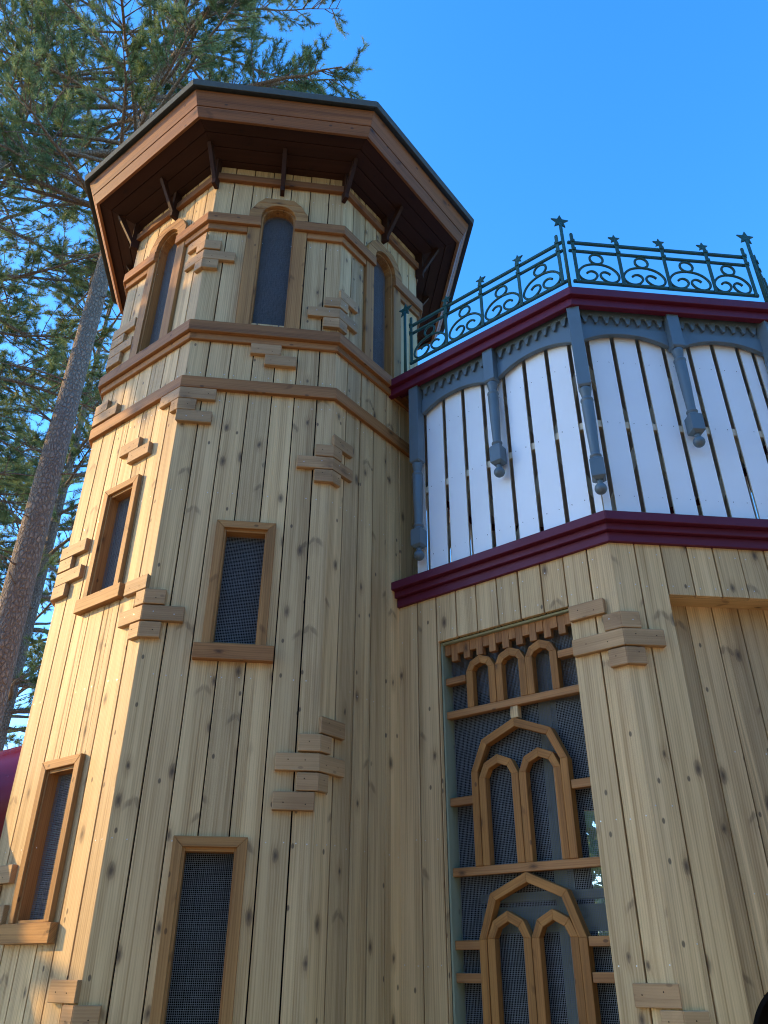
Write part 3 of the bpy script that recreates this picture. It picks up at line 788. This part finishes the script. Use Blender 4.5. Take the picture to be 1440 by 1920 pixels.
pendant(fb2, 0, .065, 3.7755, 3.068); pendant(F1, .628, .060, 3.7755, 3.440)

# corner blocks of the house
HFu = {'L': FL, 'R': FR}
def hcorner(l, r, z1):
    p = []
    if l: p.append(('L', -l, 0, 0, 1))
    if r: p.append(('R', 0, r, 1, 0))
    block(p, z1, h=.091, parent=house, frames=HFu)
block([('L', -.2765, -.073, 0, 0)], 1.7225, h=.086, parent=house, frames=HFu)
hcorner(.088, .092, 1.624); hcorner(.208 + .07, .207, 1.529); hcorner(.086, .092, 1.430)
block([('L', -.193, .0, 0, 1)], -.043, parent=house, frames=HFu); hcorner(.086, .098, -.138); hcorner(.27, .207, -.233)

# ------------------------------------------------------------------ iron railings on the roof edge
def railing(fr, u_posts, stars, label, finial=None, endu=None):
    t = thing('iron_railing', label, 'railing', fr.P((u_posts[0] + u_posts[-1]) / 2, .12, 3.856), 'star-topped railings round the balcony roof')
    O = .12; ZBASE, ZM, ZTOP = 3.925, 4.212, 4.292
    for z, h in ((ZBASE, .012), (ZM, .010), (ZTOP, .012)):
        mb = MB(); mb.box(fr, u_posts[0] - .028, u_posts[-1] + .028, O - .010, O + .010, z - h, z + h, g='h')
        mb.build('rail', 'iron', t, bevel=.004)
    def star(mb, u, z, r, rot=0.0):
        pts = []
        for i in range(10):
            a = math.pi / 2 + i * math.pi / 5 + rot; q = r if i % 2 == 0 else r * .45
            pts.append((u + q * math.cos(a), z + q * math.sin(a)))
        mb.poly(fr, pts, O - .006, O + .006)
    for u in u_posts:
        mb = MB(); st = u in stars
        zt = 4.335 if st else 4.355
        mb.box(fr, u - .0115, u + .0115, O + .011, O + .021, 3.905, zt)
        if not st:
            mb.poly(fr, [(u + .0115 * math.cos(a), zt + .0118 * math.sin(a)) for a in np.linspace(0, math.pi, 8)], O + .011, O + .021)
        for z in (ZM, ZTOP): mb.box(fr, u - .016, u + .016, O + .0215, O + .027, z - .012, z + .012)
        po = mb.build('post', 'iron', t, bevel=.002)
        if st:
            m2 = MB(); star(m2, u, 4.362, .045); m2.build('star', 'iron', po, bevel=.002)
    for a, b2 in zip(u_posts[:-1], u_posts[1:]):
        c = (a + b2) / 2; s = (b2 - a) / .318
        mb = MB()
        half = [(0, .168), (-.045, .163), (-.090, .145), (-.125, .112), (-.142, .075), (-.138, .042), (-.118, .017), (-.088, .005), (-.055, .010), (-.028, .030), (-.012, .058), (-.018, .084), (-.040, .098), (-.064, .094), (-.082, .078)]
        for sg in (-1, 1):
            pts = []
            P_ = [(c - sg * x * s, ZBASE + .006 + z) for x, z in half]
            for i in range(len(P_) - 1):                                     # Catmull-Rom
                p0, p1, p2, p3 = P_[max(i - 1, 0)], P_[i], P_[i + 1], P_[min(i + 2, len(P_) - 1)]
                if i == 0: p0 = (2 * c - P_[1][0], P_[1][1])
                for q in (0, .33, .66):
                    pts.append(tuple(.5 * ((2 * p1[j]) + (-p0[j] + p2[j]) * q + (2 * p0[j] - 5 * p1[j] + 4 * p2[j] - p3[j]) * q * q + (-p0[j] + 3 * p1[j] - 3 * p2[j] + p3[j]) * q ** 3) for j in (0, 1)))
            pts.append(P_[-1])
            mb.tube([fr.P(u, O, z) for u, z in pts], 0.0088, 7)
        mb.build('scroll', 'iron', t)
        mb = MB(); rc = ZBASE + .222
        mb.tube([fr.P(c + .045 * math.cos(x), O, rc + .045 * math.sin(x)) for x in np.linspace(0, 2 * math.pi, 29)], 0.0088, 7, cap=False)
        mb.build('ring', 'iron', t)
    for u in (finial or []):
        mb = MB(); mb.tube([fr.P(u, O + .006, 3.856), fr.P(u, O + .006, 4.47)], .0115, 10)
        po = mb.build('finial_post', 'iron', t)
        m2 = MB(); star(m2, u, 4.495, .068, R(-4)); m2.build('star', 'iron', po, bevel=.003)
    return t
railing(FL, [-1.235, -.915, -.604, -.293, .018], [-.915, -.604, -.293], 'dark green railing section on the left, running up to the tower', finial=[-1.302])
railing(FR, [.014, .323, .642, .956, 1.236], [.323, .642, .956], 'dark green railing section with stars, right of the corner', finial=[-.046, 1.302])
railing(F1, [.014, .323, .642, .956, 1.236], [.323, .642, .956], 'dark green railing section receding at the right edge')

# ------------------------------------------------------------------ red tube slide behind the tower
slide = thing('tube_slide', 'dark red plastic tube slide leaving the back left of the tower', 'slide', (-2.6, 5.2, 0))
f2 = TF[-2]
path = []
for i in range(19):
    s = i / 18 * 4.6
    path.append(f2.P(0.02 + .02 * s * s, s - .05, .86 - .42 * s + (.05 * s * s if s > 2 else .05 * s * 2 - .1 + .1 - .0)))
mb = MB(); mb.tube(path, .40, 28, cap=False)
for i in (3, 9, 15):
    a = Vector(path[i]); b2 = Vector(path[i + 1]); dd = (b2 - a).normalized()
    mb.tube([a, a + dd * .06], .435, 28)
mb.build('tube', 'plastic', slide)
mb = MB(); p = Vector(path[12]); mb.tube([(p.x, p.y, 0), (p.x, p.y, p.z - .3)], .05, 12); mb.build('support_post', 'iron', slide)

# ------------------------------------------------------------------ pine trees
def bark_mat():
    m, nt, b = new_mat('pine_bark'); L = nt.links
    tc = N(nt, 'ShaderNodeTexCoord'); mp = N(nt, 'ShaderNodeMapping'); mp.inputs['Scale'].default_value = (22, 22, 11.0); L.new(tc.outputs['Object'], mp.inputs[0])
    v = N(nt, 'ShaderNodeTexVoronoi'); v.feature = 'DISTANCE_TO_EDGE'; v.inputs['Scale'].default_value = 1.6
    nn = N(nt, 'ShaderNodeTexNoise'); nn.inputs['Scale'].default_value = 3.0; nn.inputs['Detail'].default_value = 8
    L.new(mp.outputs[0], nn.inputs['Vector'])
    L.new(mix_c(nt, 0.25, mp.outputs[0], nn.outputs['Color']), v.inputs['Vector'])
    crack = ramp(nt, v.outputs['Distance'], (0.0, 0.22, 0.0, 1.0))
    c = mix_c(nt, ramp(nt, nn.outputs['Fac'], (0.35, 0.65, 0, 1)), (0.34, 0.275, 0.22), (0.21, 0.17, 0.14))
    c = mix_c(nt, math_n(nt, 'ADD', math_n(nt, 'MULTIPLY', crack, .55), .45), (0.17, 0.13, 0.105), c)
    L.new(c, b.inputs['Base Color']); b.inputs['Roughness'].default_value = 0.9; b.inputs['Specular IOR Level'].default_value = 0.15
    bp = N(nt, 'ShaderNodeBump'); bp.inputs['Strength'].default_value = 0.9; bp.inputs['Distance'].default_value = 0.02
    L.new(math_n(nt, 'ADD', crack, math_n(nt, 'MULTIPLY', nn.outputs['Fac'], .8)), bp.inputs['Height']); L.new(bp.outputs[0], b.inputs['Normal'])
    return m
M['bark'] = bark_mat()
def needle_mat():
    m, nt, b = new_mat('pine_needles'); L = nt.links
    at = N(nt, 'ShaderNodeAttribute', attribute_name='rnd')
    c = mix_c(nt, at.outputs['Fac'], (0.035, 0.100, 0.052), (0.30, 0.38, 0.15))  # shaded and sunlit greens put into the colour, mixed at random per tuft
    L.new(c, b.inputs['Base Color']); b.inputs['Roughness'].default_value = 0.5; b.inputs['Specular IOR Level'].default_value = 0.25
    tr = N(nt, 'ShaderNodeBsdfTranslucent'); L.new(c, tr.inputs['Color'])
    mx = N(nt, 'ShaderNodeMixShader'); mx.inputs[0].default_value = 0.38
    out = next(n for n in nt.nodes if n.type == 'OUTPUT_MATERIAL')
    L.new(b.outputs[0], mx.inputs[1]); L.new(tr.outputs[0], mx.inputs[2]); L.new(mx.outputs[0], out.inputs['Surface'])
    return m
M['needle'] = needle_mat()

def pine(name, label, base, height, r0, crown, limbs, seed, group='pine trees behind the tower', spread=3.0, tuft=1.0, dense=1.0, extra=(), lean=(0, 0), stubs=True):
    """crown: (z0,z1) heights where limbs grow; extra: hand-placed limbs (z, azimuth deg, length, rise, droop)"""
    rg = random.Random(seed)
    t = thing(name, label, 'tree', (base[0], base[1], 0), group)
    tr = MB(); pts = []; rad = []
    n = 26
    for i in range(n + 1):
        f = i / n; z = f * height - .1
        pts.append((base[0] + lean[0] * f + .05 * math.sin(3 * f + seed), base[1] + lean[1] * f + .05 * math.sin(4 * f + seed * 2), z))
        rad.append(max(r0 * (1 - f) ** .97 * (1 + .25 * math.exp(-z * 2)), .015) * (1 + rg.uniform(-.02, .02)))
    tr.tube(pts, rad, 18)
    def at(z):
        f = min(max((z + .1) / height, 0), 1) * n; i = min(int(f), n - 1); w = f - i
        return Vector(pts[i]).lerp(Vector(pts[i + 1]), w), rad[i] * (1 - w) + rad[i + 1] * w
    br = MB(); tufts = []
    def limb(z, az, length, rise, droop, rr, leafy=True, first=.3):
        p0, tr_ = at(z); d = Vector((math.cos(az), math.sin(az), rise)).normalized()
        P = [p0]; m = 11; cur = p0.copy()
        wob = Vector((rg.uniform(-1, 1), rg.uniform(-1, 1), rg.uniform(-.6, .6))) * .16
        for i in range(m):
            f = (i + 1) / m
            d2 = (d + Vector((0, 0, -droop * f)) + wob * math.sin(f * 5 + seed) + Vector((rg.uniform(-1, 1), rg.uniform(-1, 1), rg.uniform(-1, 1))) * .09).normalized()
            cur = cur + d2 * (length / m); P.append(cur.copy())
        br.tube(P, [max(rr * (1 - i / (m + .5)) ** .8, .006) for i in range(m + 1)], 6, cap=False)
        if not leafy: return
        nsub = int(length * 8.5 * dense)
        for s in range(nsub):
            f = first + (1 - first) * (s + rg.random()) / nsub
            i = min(int(f * m), m - 1); q = P[i].lerp(P[i + 1], f * m - i)
            dd = (P[i + 1] - P[i]).normalized()
            side = dd.cross(Vector((0, 0, 1))).normalized() * rg.choice((-1, 1))
            sd = (dd * rg.uniform(.3, .9) + side * rg.uniform(.4, 1.0) + Vector((0, 0, rg.uniform(-.15, .55)))).normalized()
            sl = rg.uniform(.35, .95) * (1.15 - f * .5)
            Q = [q]
            for j in range(4):
                sd = (sd + Vector((rg.uniform(-1, 1), rg.uniform(-1, 1), rg.uniform(-.7, 1))) * .2).normalized(); Q.append(Q[-1] + sd * sl / 4)
            br.tube(Q, [.010, .008, .006, .005, .004], 4, cap=False)
            for w in range(int(rg.uniform(7, 13) * dense)):
                a = rg.uniform(.3, 1); j = min(int(a * 4), 3); tp = Q[j].lerp(Q[j + 1], a * 4 - j)
                td = (sd + Vector((rg.uniform(-1, 1), rg.uniform(-1, 1), rg.uniform(-.6, 1))) * .8).normalized()
                tl = rg.uniform(.05, .17)
                tufts.append((tp, td, tl))
    z = crown[0]
    k = 0
    while z < crown[1]:
        f = (z - crown[0]) / (crown[1] - crown[0])
        for q in range(limbs):
            az = k * 2.4 + rg.uniform(-.5, .5); k += 1
            ln = spread * (math.sin(math.pi * min(max(.22 + f * .75, 0), 1)) ** .8) * rg.uniform(.65, 1.1)
            limb(z + rg.uniform(-.2, .2), az, max(ln, .5), rg.uniform(.0, .35) + .5 * f, rg.uniform(.1, .5) * (1 - f), .045 * (1 - .6 * f))
        z += rg.uniform(.42, .7)
    for e in extra: limb(e[0], R(e[1]), e[2], e[3], e[4], e[5] if len(e) > 5 else .06, e[6] if len(e) > 6 else True, e[7] if len(e) > 7 else .3)
    if stubs:
        for _ in range(14):
            limb(rg.uniform(3.5, crown[0]), rg.uniform(0, 6.28), rg.uniform(.3, 1.1), rg.uniform(-.2, .4), .2, .016, leafy=False)
    tro = tr.build('trunk', 'bark', t)
    br.build('branches', 'bark', tro)
    # needles: one mesh of narrow triangles in bottle-brush tufts
    K = 42
    nT = len(tufts); rr = np.random.default_rng(seed)
    if nT:
        Pn = np.array([tuple(a[0]) for a in tufts]); Dn = np.array([tuple(a[1]) for a in tufts]); Ln = np.array([a[2] for a in tufts])
        Pn = np.repeat(Pn, K, 0); Dn = np.repeat(Dn, K, 0); Ln = np.repeat(Ln, K)
        along = rr.random(nT * K)
        nd = rr.normal(size=(nT * K, 3)); nd /= np.linalg.norm(nd, axis=1)[:, None]
        dirn = Dn * (0.55 + .5 * rr.random((nT * K, 1))) + nd * .75; dirn /= np.linalg.norm(dirn, axis=1)[:, None]
        st = Pn + Dn * (Ln * along)[:, None]
        ln = (0.055 + .045 * rr.random(nT * K)) * tuft
        sd = np.cross(dirn, rr.normal(size=(nT * K, 3))); sd /= np.linalg.norm(sd, axis=1)[:, None]
        wd = 0.0030 * tuft
        a = st - sd * wd; b_ = st + sd * wd; c = st + dirn * ln[:, None]
        V = np.stack([a, b_, c], 1).reshape(-1, 3) - np.array((base[0], base[1], 0))
        me = bpy.data.meshes.new('crown'); cnt = nT * K
        me.vertices.add(cnt * 3); me.vertices.foreach_set('co', V.astype(np.float32).ravel())
        me.loops.add(cnt * 3); me.loops.foreach_set('vertex_index', np.arange(cnt * 3, dtype=np.int32))
        me.polygons.add(cnt); me.polygons.foreach_set('loop_start', np.arange(0, cnt * 3, 3, dtype=np.int32))
        at_ = me.attributes.new('rnd', 'FLOAT', 'POINT'); at_.data.foreach_set('value', np.repeat(np.clip(np.repeat(rr.random(nT), K) * .8 + rr.random(cnt) * .2, 0, 1), 3).astype(np.float32))
        me.materials.append(M['needle']); me.update(); me.validate()
        o = bpy.data.objects.new('crown', me); COL.objects.link(o); o.parent = t
    return t

pine('pine_tree', 'tall pine with a bare reddish trunk rising behind the tower roof', (-3.80, 7.60), 21.0, .195, (10.4, 20.5), 4, 11, spread=3.6,
     extra=[(12.2, 185, 3.6, .0, .25, .075, True, .55), (10.9, 200, 2.2, .05, .3, .045), (13.0, -20, 3.4, .05, .35, .07), (14.2, -45, 3.3, .1, .4, .06), (13.6, -5, 3.2, .15, .3, .06), (15.2, -30, 3.6, .1, .35, .07), (11.8, -60, 2.6, .1, .3, .05), (12.8, 20, 3.0, .1, .3, .05)])
pine('pine_tree', 'dense pine at the left edge with a low spreading crown', (-6.3, 8.3), 18.5, .26, (6.6, 17.5), 4, 23, spread=3.0,
     extra=[(14.35, -2, 2.9, .02, -.05, .075, True, .75), (15.2, -3, 3.0, .0, .2, .05)])
pine('pine_tree', 'slim pine whose thin trunk shows against the tower edge', (-5.9, 12.2), 17, .15, (5.0, 16.5), 3, 37, spread=2.3)
pine('pine_tree', 'far pine low in the gap beside the leaning trunk', (-7.4, 15.2), 15, .17, (2.6, 14.5), 4, 41, spread=2.9)
pine('pine_tree', 'bushy pine filling the left edge below the spreading crown', (-8.2, 11.4), 15, .2, (4.6, 14.5), 3, 53, spread=2.6)

# ------------------------------------------------------------------ the wood all round the clearing, behind the viewer, and foliage added for shade
def wood_mass():
    rg = np.random.default_rng(5); mb = MB(); tri = []
    spots = []
    for i in range(22):
        a = R(203 + 142 * (i / 21)) + rg.uniform(-.05, .05); dist = rg.uniform(13, 22)
        spots.append((dist * math.cos(a), dist * math.sin(a) + 1.0))
    for i in range(8): spots.append((rg.uniform(9, 15), rg.uniform(-4, 9)))
    spots += [(3.0, 17), (.2, 19), (5.2, 16.5), (6.5, 20), (2, 22), (8, 18)]
    for x, y in spots:
        h = rg.uniform(10, 14) if y < 10 else 8.5; mb.tube([(x, y, -.1), (x, y, h * .5), (x, y, h * .95)], [.24, .17, .04], 7)
        n = 900; z = rg.uniform(.18, 1.0, n); rad = (1.9 * (1 - z) ** .55 + .5) * np.sqrt(rg.random(n)); an = rg.uniform(0, 6.283, n)
        c = np.stack([x + rad * np.cos(an), y + rad * np.sin(an), z * h], 1)
        for k in range(3): tri.append(c + rg.normal(size=(n, 3)) * .20)
    sx, sy = math.cos(SUN_AZ), math.sin(SUN_AZ)
    def shade_clump(L, side, z0, z1, wid, dep, n, leaf=.16):
        """unseen shading foliage standing L metres sunwards of the tower's left face, off to one side by `side`"""
        cx, cy = -1.72 + sx * L - sy * side, 4.37 + sy * L + sx * side
        c = np.stack([rg.normal(0, dep, n), rg.uniform(-wid, wid, n), rg.uniform(z0, z1, n)], 1)
        c = np.stack([cx + c[:, 0] * sx - c[:, 1] * sy, cy + c[:, 0] * sy + c[:, 1] * sx, c[:, 2]], 1)
        for k in range(3): tri.append(c + rg.normal(size=(n, 3)) * leaf)
        mb.tube([(cx - sy * wid, cy + sx * wid, -.1), (cx - sy * wid, cy + sx * wid, z1)], [.16, .03], 7)
    shade_clump(9.0, 0.2, 8.55, 9.45, 1.6, .5, 700)  # unseen foliage, shaped and placed to dapple the left face with shade
    shade_clump(9.0, 0.0, .3, 4.7, 1.6, .6, 1500)
    shade_clump(9.5, 1.0, 4.6, 6.6, .5, .3, 130, .10)
    nb = len(spots); T = np.stack([np.concatenate(tri[k::3]) for k in range(3)], 1).reshape(-1, 3)
    mb.add(T.tolist(), [[3 * i, 3 * i + 1, 3 * i + 2] for i in range(len(T) // 3)], None, .4, 1)
    o = mb.build('woodland', ['bark', 'needle'])
    tag(o, 'pine wood around the clearing behind the viewer, with unseen foliage added for shade', 'woodland', kind='stuff')
wood_mass()
